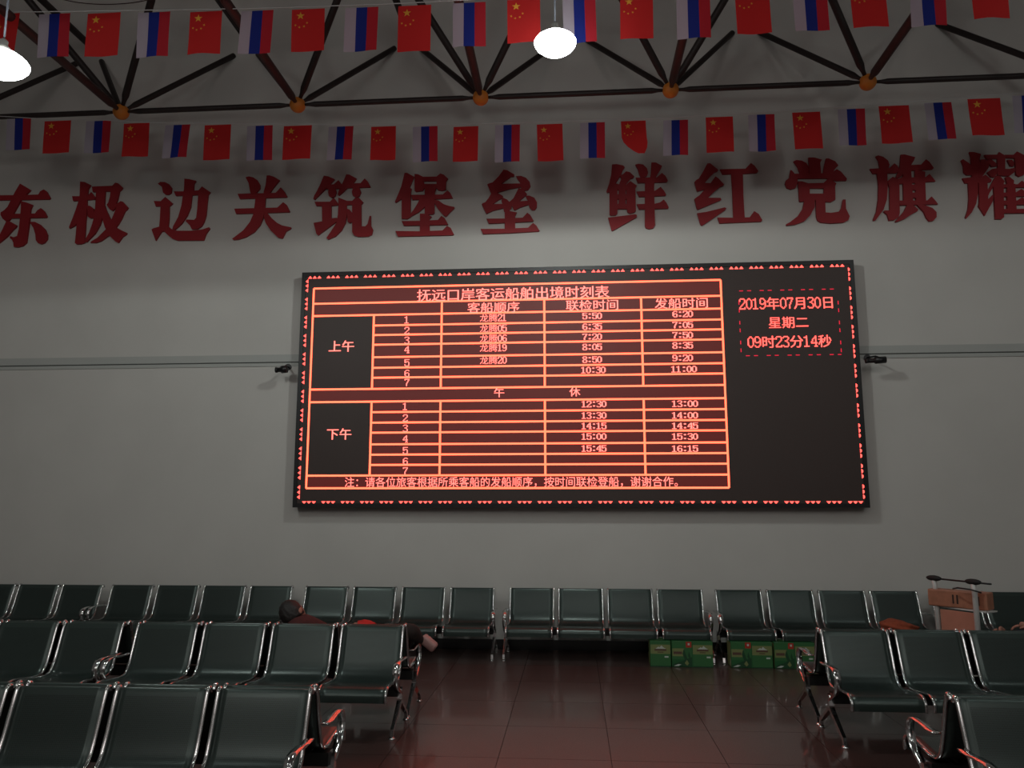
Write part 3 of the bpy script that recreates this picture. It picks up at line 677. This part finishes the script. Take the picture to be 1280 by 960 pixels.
def master():
    b = seat_shell(); me = bpy.data.meshes.new('seat_shell'); b.to_mesh(me); b.free(); me.materials.append(M['seat']); me.materials.append(M['seat_holes']); _m['shell'] = me
    def mk(key, bm, mat):
        recalc(bm); me = bpy.data.meshes.new(key); bm.to_mesh(me); bm.free(); me.materials.append(M[mat]); _m[key] = me
    mk('tl', edge_tube(-1), 'chrome'); mk('tr', edge_tube(1), 'chrome')
    bm = bmesh.new(); band(bm, [(p.x, p.y) for p in ARM], .052, .012); bm.transform(Matrix.Scale(-1, 4, (0, 1, 0)))
    bmesh.ops.bevel(bm, geom=[e for e in bm.edges if abs(e.verts[0].co.x-e.verts[1].co.x) < 1e-5], offset=.003, segments=2, affect='EDGES')
    for f in bm.faces: f.smooth = True
    mk('arm', bm, 'chrome')
    bm = bmesh.new(); band(bm, [(.285, .335), (.275, .25), (.275, .205)], .045, .05, ws=[.045, .04, .04]); bm.transform(Matrix.Scale(-1, 4, (0, 1, 0))); mk('post', bm, 'chrome')
    bm = bmesh.new(); band(bm, [(.275, .235), (.34, .19), (.50, .095), (.555, .065), (.565, .02)], .03, .03, ws=[.04, .038, .03, .028, .028]); bm.transform(Matrix.Scale(-1, 4, (0, 1, 0))); mk('fleg', bm, 'chrome')
    bm = bmesh.new(); band(bm, [(.275, .235), (.21, .19), (.05, .095), (-.005, .065), (-.015, .02)], .03, .03, ws=[.04, .038, .03, .028, .028]); bm.transform(Matrix.Scale(-1, 4, (0, 1, 0))); mk('rleg', bm, 'chrome')
    bm = bmesh.new(); lathe(bm, [(.028, 0), (.030, .006), (.018, .014), (.010, .022)], 14); mk('foot', bm, 'chrome')
    bm = bmesh.new(); box(bm, -.03, .03, -.36, -.17, .352, .358); box(bm, -.004, .004, -.34, -.20, .33, .378); mk('bracket', bm, 'black_steel')
master()
def put(name, me, parent, loc=(0, 0, 0), rz=0):
    o = bpy.data.objects.new(name, me); COL.objects.link(o); o.parent = parent; o.location = loc; o.rotation_euler = (0, 0, rz); return o
def bench(x0, x1, y0, y1, n, label, group, rear=False):
    """x0,x1: ends of the row of seats; the back top stands at y0 (left) to y1 (right), facing -y"""
    cx, cy = (x0+x1)/2, (y0+y1)/2; rz = math.atan2(y1-y0, x1-x0) + (math.pi if rear else 0)
    t = thing('waiting_bench', label, 'bench', (cx, cy, 0), rz, group)
    L = math.hypot(x1-x0, y1-y0); p = (L - SW - .02)/(n-1)
    for k in range(n):
        x = -(n-1)/2*p + k*p
        s = put('seat', _m['shell'], t, (x, 0, 0)); put('edge_tube', _m['tl'], s); put('edge_tube', _m['tr'], s)
        for sx in (-.16, .16): put('seat_bracket', _m['bracket'], s, (sx, 0, 0))
    e = L/2 + .030
    bm = bmesh.new(); box(bm, -e+.01, e-.01, -.325, -.225, .27, .35); obj('beam', bm, M['black_steel'], t)
    for sx in (-1, 1):
        f = put('end_frame', _m['post'], t, (sx*e, 0, 0)); f['label'] = 'chrome end frame'
        put('armrest', _m['arm'], f); put('leg', _m['fleg'], f); put('leg', _m['rleg'], f)
        put('foot', _m['foot'], f, (0, -.565, 0)); put('foot', _m['foot'], f, (0, .015, 0))
    return t
def XY(px, py, Y): return P(px, py, Y).x
gb = 'steel benches against the wall'; YW = 10.33
for a, b_, ya, yb, nm in ((None, 129, 10.30, 10.28, 'grey-green steel bench against the wall, leftmost, cut by the left edge'),
                  (141, 366, 10.32, 10.34, 'steel four-seat bench against the wall, second from the left'),
                  (383, 618, 10.34, 10.34, 'steel four-seat bench against the wall below the left end of the board'),
                  (638, 877, 10.36, 10.33, 'steel four-seat bench against the wall below the middle of the board'),
                  (894, 1145, 10.34, 10.36, 'steel four-seat bench against the wall, over the right green cartons'),
                  (1162, None, 10.36, 10.36, 'steel bench against the wall behind the luggage trolley, cut by the right edge')):
    xa = XY(a, 736, ya) if a is not None else None; xb = XY(b_, 736, yb) if b_ is not None else None
    if xa is None: xa = xb - 2.42
    if xb is None: xb = xa + 2.42
    bench(xa, xb, ya, yb, 4, nm, gb)
gm = 'steel benches standing back to back'
def pair(xa, xb, ya, yb, front, rear, n=4):
    bench(xa, xb, ya, yb, n, front, gm)
    bench(xb, xa, yb+.095, ya+.095, n, rear, gm) if False else None
    cx, cy = (xa+xb)/2, (ya+yb)/2+.095
    t = bench(xa, xb, ya+.095, yb+.095, n, rear, gm, rear=True)
xr1 = XY(505, 780, 7.14); xl1 = XY(173.5, 779, 7.12)
pair(xl1, xr1, 7.12, 7.15, 'four-seat bench of the middle row facing the camera, left of the aisle', 'bench behind it facing the wall, carrying the lying person in brown trousers')
xr2 = XY(156, 777, 7.12); pair(xr2-2.42, xr2, 7.06, 7.12, "middle row bench facing the camera, cut by the photo's left edge", "bench facing the wall behind the middle row's leftmost bench")
xl3 = XY(1025, 787, 7.20); pair(xl3, xl3+2.42, 7.20, 7.22, 'middle row bench facing the camera, right of the aisle', 'bench facing the wall right of the aisle, carrying the person in a blue jacket')
xr4 = XY(390, 859, 4.74); pair(xr4-2.42, xr4, 4.68, 4.74, 'nearest bench facing the camera, in the lower left corner', 'bench facing the wall behind the nearest lower left bench')
xl5 = XY(1193, 871, 4.83); pair(xl5, xl5+2.42, 4.83, 4.83, 'nearest bench facing the camera, in the lower right corner', 'bench facing the wall behind the lower right corner bench')

# ------------------------------------------------------------------ green drink cartons under the wall benches
def carton(x0, x1, faces, label, h=.290, d=.24, Y=9.60):
    t = thing('drink_carton', label, 'carton', ((x0+x1)/2, Y+d/2, 0), random.uniform(-.02, .02), 'green drink cartons')
    w2 = (x1-x0)/2; bm = bmesh.new(); rbox(bm, -w2, w2, -d/2, d/2, 0, h, .004); obj('box', bm, M['carton_green'], t)
    n = len(faces); fw = 2*w2/n
    for i, k in enumerate(faces):
        a = -w2 + i*fw + .006; b = a + fw - .012; y = -d/2-.0008; c = (a+b)/2
        bm = bmesh.new()
        def q(u0, u1, v0, v1, mi, e=0):
            bm.faces.new([bm.verts.new((a+(b-a)*u, y-e, h*v)) for u, v in ((u0, v0), (u1, v0), (u1, v1), (u0, v1))]).material_index = mi
        def pol(pts, mi, e): bm.faces.new([bm.verts.new((a+(b-a)*u, y-e, h*v)) for u, v in pts]).material_index = mi
        if k == 'logo':
            q(0, 1, .5, .86, 0); q(0, 1, .86, .985, 3); q(0, 1, .02, .5, 3)
            pol([(.25, .70), (.40, .78), (.47, .75), (.55, .83), (.66, .75), (.78, .70)], 2, .0004)
            q(.20, .80, .62, .69, 1, .0005); q(.35, .65, .55, .585, 1, .0005); q(.70, .9, .36, .42, 2, .0004); q(0, 1, .0, .045, 5, .0004)
        else:
            q(0, 1, .3, .985, 3); q(0, .62, .42, .72, 0, .0003); pol([(0, .10), (.45, .22), (1, .40), (1, .02), (0, .02)], 5, .0004)
            q(.06, .5, .50, .60, 1, .0005); q(.70, .99, .76, .985, 4, .0005); q(.80, .90, .85, .93, 2, .0007)
            pol([(.52, .52), (.60, .72), (.68, .52), (.76, .34), (.84, .2), (.72, .22), (.60, .34)], 5, .0006)
            pol([(.85, .62), (.93, .40), (.96, .2), (.88, .26), (.80, .44)], 5, .0006)
            pol([(.05, .04), (.3, .12), (.45, .10), (.30, .04)], 2, .0006); pol([(.62, .16), (.74, .28), (.84, .14), (.74, .06)], 0, .0007)
        obj('printed_face', bm, [M['carton_pale'], M['carton_brown'], M['carton_white'], M['carton_mid'], M['carton_red'], M['carton_dark']], t)
    bm = bmesh.new(); bm.faces.new([bm.verts.new(c_) for c_ in ((-w2-.0008, d/2-.006, .01), (-w2-.0008, -d/2+.006, .01), (-w2-.0008, -d/2+.006, h-.01), (-w2-.0008, d/2-.006, h-.01))]); obj('side_panel', bm, M['carton_pale'], t)
    bm = bmesh.new(); box(bm, -w2+.01, w2-.01, -.006, .006, h, h+.0012); obj('tape_strip', bm, M['carton_pale'], t)
    return t
XF = lambda px: P(px, 820, 9.60).x
carton(XF(813), XF(839), ['logo'], 'narrow green carton, leftmost under the middle wall bench')
carton(XF(840), XF(891.5), ['leaf', 'logo'], 'wide green carton under the middle wall bench, right of the narrow one')
carton(XF(914), XF(966), ['leaf', 'logo'], 'green carton under the right wall bench, its left one')
carton(XF(968), XF(1019), ['leaf', 'logo'], 'green carton under the right wall bench, nearest the bench end frame')
carton(XY(160, 800, 9.7), XY(190, 800, 9.7), ['logo'], 'pale green carton seen through the gap between the two left middle benches', Y=9.7)

# ------------------------------------------------------------------ luggage trolley
ang = math.radians(-60); tp = P(1192, 724, 8.55)
tr = thing('luggage_trolley', 'luggage trolley with black grips and orange boards behind the right middle bench', 'trolley', (tp.x, 8.55, 0), ang)
HB = 1.10
for s in (-1, 1):
    bm = bmesh.new(); tube(bm, [(s*.215, .0, .16), (s*.215, .0, HB-.09), (s*.215, -.01, HB-.01)], .026 if s > 0 else .024, 10); obj('upright', bm, M['trolley_steel'], tr)
    bm = bmesh.new(); bmesh.ops.create_icosphere(bm, subdivisions=3, radius=1, matrix=Matrix.Translation((s*.215, -.01, HB+.01)) @ Matrix.Diagonal((.088, .034, .030, 1))); obj('grip', bm, M['rubber'], tr, True)
bm = bmesh.new(); tube(bm, [(-.2, -.01, HB+.008), (.40, -.01, HB+.004)], .009, 8); obj('handlebar', bm, M['black'], tr)
bm = bmesh.new(); tube(bm, [(.02, -.05, HB-.075), (.10, -.09, HB-.055), (.24, -.09, HB-.06), (.32, -.05, HB-.085)], .008, 8); obj('brake_lever', bm, M['black'], tr)
bm = bmesh.new(); rbox(bm, -.185, .185, .004, .022, .22, HB-.30, .004); obj('lower_board', bm, M['orange_panel'], tr)
bm = bmesh.new(); rbox(bm, -.27, .30, .03, .20, HB-.27, HB-.10, .012); bk = obj('basket', bm, M['tan_panel'], tr); bk.rotation_euler.z = math.radians(14); bk.location.y = -.02
for u in (-.02, .02, .22):
    bm = bmesh.new(); box(bm, u-.008, u+.008, .0275, .0295, HB-.23, HB-.14); obj('slot', bm, M['dark_slot'], bk)
bm = bmesh.new(); box(bm, -.27, .30, .02, .20, HB-.285, HB-.272); obj('basket_rail', bm, M['trolley_steel'], tr)
bm = bmesh.new(); rbox(bm, -.24, .24, .0, .78, .14, .17, .006); obj('deck', bm, M['trolley_steel'], tr)
for x, y in ((-.22, .05), (.22, .05), (0, .72)):
    bm = bmesh.new(); tube(bm, [(x-.018, y, .065), (x+.018, y, .065)], .065, 16)
    box(bm, x-.026, x-.020, y-.015, y+.015, .05, .14); box(bm, x+.020, x+.026, y-.015, y+.015, .05, .14); obj('wheel', bm, M['rubber'], tr)

# ------------------------------------------------------------------ cloth bundles on the seats
def bundle(name, label, cat, c, sx, sy, sz, mat, seed, strap=False):
    random.seed(seed); bm = bmesh.new(); bmesh.ops.create_icosphere(bm, subdivisions=4, radius=1)
    ph = [random.uniform(0, 6) for _ in range(6)]
    for v in bm.verts:
        p = v.co; k = 1 + .10*math.sin(3*p.x+ph[0]) + .08*math.sin(5*p.y+ph[1]+2*p.z) + .06*math.sin(7*p.z+ph[2]+3*p.x) + .03*math.sin(13*p.x+ph[3])
        z = p.z if p.z > -.35 else -.35
        wz = max(.25, 1 - .62*(p.x+1)/2)
        v.co = Vector((p.x*k*sx, p.y*k*sy, (z+.35)*k*sz*wz))
    o = obj(name, bm, mat, None, True); o.location = c; return tag(o, label, cat)
bundle('cloth_bag', 'burnt orange cloth bag on the wall bench seat left of the trolley', 'bag', (P(1122, 781, 9.95).x, 9.93, .41), .24, .16, .10, M['orange_cloth'], 3)

# ------------------------------------------------------------------ people lying on the rear-facing benches
def skin(name, nodes_, edges, mat, parent, sub=2, root=0):
    me = bpy.data.meshes.new('sk'); me.from_pydata([n[0] for n in nodes_], edges, []); o = bpy.data.objects.new('sk', me); COL.objects.link(o)
    md = o.modifiers.new('s', 'SKIN'); md.use_smooth_shade = True
    for i, n in enumerate(nodes_):
        r = n[1]; me.skin_vertices[0].data[i].radius = r if isinstance(r, tuple) else (r, r)
    me.skin_vertices[0].data[root].use_root = True
    s = o.modifiers.new('b', 'SUBSURF'); s.levels = sub; s.render_levels = sub
    dg = bpy.context.evaluated_depsgraph_get(); m2 = bpy.data.meshes.new_from_object(o.evaluated_get(dg))
    bpy.data.objects.remove(o); m2.materials.clear(); m2.materials.append(mat); m2.name = name
    for p in m2.polygons: p.use_smooth = True
    q = bpy.data.objects.new(name, m2); COL.objects.link(q); q.parent = parent; return q
def head(parent, c, face, up_, hair_mat, scale=1.):
    """c centre, face: direction of the face, up_: towards the crown"""
    f = Vector(face).normalized(); u = Vector(up_).normalized(); f = (f - u*f.dot(u)).normalized(); s = f.cross(u)
    R_ = Matrix((s, f, u)).transposed().to_4x4(); T = Matrix.Translation(c) @ R_ @ Matrix.Scale(scale, 4)
    bm = bmesh.new(); bmesh.ops.create_icosphere(bm, subdivisions=4, radius=1)
    for v in bm.verts:
        p = v.co; jaw = max(0, -p.z)
        x = p.x*.076*(1-.35*jaw); y = p.y*.095*(1-.10*jaw) + .012*jaw; z = p.z*.115
        if p.y > .75 and abs(p.x) < .3 and -.35 < p.z < .2: y += .018*(1-abs(p.x)/.3)*(1-abs(p.z+.15)/.35)   # nose
        if p.y > .6 and .15 < abs(p.x) < .55 and 0 < p.z < .3: y -= .006                                      # eye sockets
        if p.y > .7 and abs(p.x) < .35 and -.62 < p.z < -.42: y += .004                                       # mouth
        if abs(p.x) > .93 and -.2 < p.z < .15: x *= 1.16
        v.co = Vector((x, y, z))
    bm.transform(T); hd = obj('head', bm, M['skin'], parent, True)
    for sx in (-1, 1):
        b = bmesh.new(); bmesh.ops.create_icosphere(b, subdivisions=2, radius=.011, matrix=T @ Matrix.Translation((sx*.031, .080, .018))); obj('eye', b, M['black'], hd, True)
        b = bmesh.new(); bmesh.ops.create_icosphere(b, subdivisions=2, radius=1, matrix=T @ Matrix.Translation((sx*.078, -.005, 0)) @ Matrix.Diagonal((.012, .022, .034, 1))); obj('ear', b, M['skin'], hd, True)
    b = bmesh.new(); bmesh.ops.create_icosphere(b, subdivisions=4, radius=1)
    for v in b.verts:
        p = v.co; k = 1 + .03*math.sin(20*p.x+9*p.z) + .02*math.sin(31*p.y)
        v.co = Vector((p.x*.088*k, min(p.y*.104*k, .055 + .03*max(0, p.z)) - .012, max(p.z*.122*k, -.05) + .012))
    b.transform(T); obj('hair', b, hair_mat, hd, True)
def hand(parent, c, dirn, nrm, side):
    """palm and five bent fingers; dirn points along the fingers, nrm is the back of the hand"""
    d = Vector(dirn).normalized(); n = Vector(nrm).normalized(); n = (n - d*n.dot(d)).normalized(); s = d.cross(n)*side; c = Vector(c)
    nd = [(c - d*.03, (.020, .026)), (c + d*.02, (.017, .036)), (c + d*.06, (.014, .038))]
    h = skin('hand', nd, [(0, 1), (1, 2)], M['skin'], parent, 2)
    for k, (off, L) in enumerate(((-.030, .070), (-.010, .080), (.010, .075), (.029, .058))):
        b0 = c + s*off + d*.055
        skin('finger', [(b0, .0095), (b0 + d*L*.45 - n*L*.06, .0088), (b0 + d*L*.75 - n*L*.28, .0080), (b0 + d*L*.88 - n*L*.52, .0070)], [(0, 1), (1, 2), (2, 3)], M['skin'], h, 1)
    b0 = c - s*.026 + d*.0
    skin('thumb', [(b0, .0115), (b0 - s*.024 + d*.026 - n*.008, .0100), (b0 - s*.026 + d*.056 - n*.018, .0082)], [(0, 1), (1, 2)], M['skin'], h, 1)

# person A: left rear bench, head left, knees drawn up at the right end, foot on the end armrest
Ya = 7.60
pa = thing('person', 'person in dark red top and brown trousers lying on a bench left of the aisle', 'person', (-2.2, Ya, .41))
def rel(o, p): return Vector(p) - o.location
hx = P(368, 768, Ya).x
A_ = lambda x, y, z: rel(pa, (x, y, z))
skin('body', [(A_(-2.12, Ya, .52), (.13, .15)), (A_(-2.32, Ya, .55), (.12, .15)), (A_(-2.56, Ya, .62), (.12, .17)), (A_(-2.70, Ya, .70), (.10, .15)), (A_(hx+.03, Ya, .78), .055), (A_(hx, Ya, .82), .05),
     (A_(-2.02, Ya-.10, .53), .095), (A_(-1.78, Ya-.10, .64), .080), (A_(P(515, 785, Ya-.08).x, Ya-.08, .705), .085), (A_(P(520, 800, Ya+.05).x, Ya+.05, .63), .062), (A_(P(526, 808, Ya+.16).x, Ya+.16, .565), .044),
     (A_(-2.02, Ya+.12, .53), .095), (A_(-1.80, Ya+.13, .62), .080), (A_(-1.60, Ya+.08, .70), .075), (A_(-1.62, Ya+.16, .55), .05), (A_(-1.70, Ya+.19, .46), .04),
     (A_(-2.64, Ya-.19, .68), .060), (A_(-2.48, Ya-.21, .62), .048), (A_(-2.34, Ya-.16, .70), .038), (A_(-2.20, Ya-.06, .715), .030),
     (A_(-2.64, Ya+.19, .68), .060), (A_(-2.45, Ya+.24, .56), .048), (A_(-2.28, Ya+.18, .66), .038), (A_(-2.16, Ya+.08, .70), .030)],
     [(0,1),(1,2),(2,3),(3,4),(4,5),(0,6),(6,7),(7,8),(8,9),(9,10),(0,11),(11,12),(12,13),(13,14),(14,15),(3,16),(16,17),(17,18),(18,19),(3,20),(20,21),(21,22),(22,23)], M['brown_trouser'], pa)
skin('shirt', [(A_(-2.22, Ya, .545), (.150, .175)), (A_(-2.32, Ya, .56), (.14, .17)), (A_(-2.56, Ya, .63), (.135, .19)), (A_(-2.68, Ya, .755), (.125, .175)), (A_(-2.75, Ya, .79), (.085, .095)),
     (A_(-2.64, Ya-.19, .69), .075), (A_(-2.49, Ya-.21, .63), .062), (A_(-2.64, Ya+.19, .69), .075), (A_(-2.46, Ya+.24, .57), .062)],
     [(0,1),(1,2),(2,3),(3,4),(3,5),(5,6),(3,7),(7,8)], M['red_shirt'], pa)
head(pa, A_(hx, Ya-.01, .825), (.35, .9, .25), (-.6, 0, .8), M['hair'], 1.18)
hand(pa, A_(-2.14, Ya-.05, .72), (1, .5, -.05), (0, 0, 1), 1); hand(pa, A_(-2.11, Ya+.07, .72), (1, -.4, -.05), (0, 0, 1), -1)
bm = bmesh.new(); c = A_(P(535, 812, Ya+.16).x, Ya+.16, .545)
rbox(bm, -.085, .085, -.046, .10, -.04, .045, .026, Matrix.Translation(c) @ Matrix.Rotation(math.radians(38), 4, 'Y')); obj('shoe', bm, M['sole'], pa, True)
bm = bmesh.new(); c = A_(-1.78, Ya+.19, .445); rbox(bm, -.125, .125, -.044, .044, -.03, .04, .026, Matrix.Translation(c)); obj('shoe', bm, M['sole'], pa, True)
# the red thing resting beside that person
o = bundle('red_cloth', 'small bright red cloth just above the middle bench back, left of the aisle', 'cloth', (P(461, 778, 7.72).x, 7.62, .73), .10, .09, .045, M['red_cloth'], 8)

# person B: right rear bench, lying with a forearm across the chest, head outside the photo
Yb = 7.68
pb = thing('person', 'person in dark blue jacket lying on a bench at the right edge, forearm bare', 'person', (4.1, Yb, .41))
B_ = lambda x, y, z: rel(pb, (x, y, z))
skin('body', [(B_(3.82, Yb, .54), (.12, .16)), (B_(4.05, Yb, .55), (.125, .165)), (B_(4.28, Yb, .575), (.135, .19)), (B_(4.42, Yb, .58), (.11, .17)), (B_(4.50, Yb, .60), .055), (B_(4.56, Yb, .62), .05),
     (B_(3.72, Yb-.10, .53), .09), (B_(3.42, Yb-.11, .58), .075), (B_(3.20, Yb-.11, .62), .062), (B_(3.02, Yb-.10, .52), .05), (B_(2.84, Yb-.10, .48), .04),
     (B_(3.72, Yb+.10, .53), .09), (B_(3.42, Yb+.12, .52), .075), (B_(3.16, Yb+.13, .50), .062), (B_(2.95, Yb+.13, .48), .05), (B_(2.72, Yb+.13, .47), .04)],
     [(0,1),(1,2),(2,3),(3,4),(4,5),(0,6),(6,7),(7,8),(8,9),(9,10),(0,11),(11,12),(12,13),(13,14),(14,15)], M['black_cloth'], pb)
skin('jacket', [(B_(3.74, Yb, .56), (.145, .185)), (B_(4.05, Yb, .575), (.155, .19)), (B_(4.28, Yb, .60), (.155, .21)), (B_(4.42, Yb, .60), (.125, .185)), (B_(4.48, Yb, .61), (.08, .09)),
     (B_(4.38, Yb-.20, .60), .07), (B_(4.32, Yb-.25, .72), .056), (B_(4.38, Yb+.2, .60), .07), (B_(4.12, Yb+.27, .58), .056)],
     [(0,1),(1,2),(2,3),(3,4),(3,5),(5,6),(3,7),(7,8)], M['blue_jacket'], pb)
skin('forearm', [(B_(4.33, Yb-.25, .735), .040), (B_(4.22, Yb-.18, .785), .034), (B_(4.10, Yb-.10, .80), .025)], [(0, 1), (1, 2)], M['skin'], pb)
skin('forearm', [(B_(4.12, Yb+.27, .58), .042), (B_(4.0, Yb+.20, .68), .036), (B_(3.92, Yb+.10, .745), .026)], [(0, 1), (1, 2)], M['skin'], pb)
hand(pb, B_(4.06, Yb-.07, .80), (-1, .6, -.1), (0, 0, 1), 1); hand(pb, B_(3.90, Yb+.06, .745), (-.7, -1, -.1), (0, 0, 1), -1)
head(pb, B_(4.68, Yb, .625), (0, 0, 1), (1, 0, .15), M['hair'])
for x, dy in ((2.74, -.10), (2.62, .13)):
    bm = bmesh.new(); rbox(bm, -.045, .05, -.046, .046, -.04, .20, .026, Matrix.Translation(B_(x, Yb+dy, .46))); obj('shoe', bm, M['black'], pb, True)
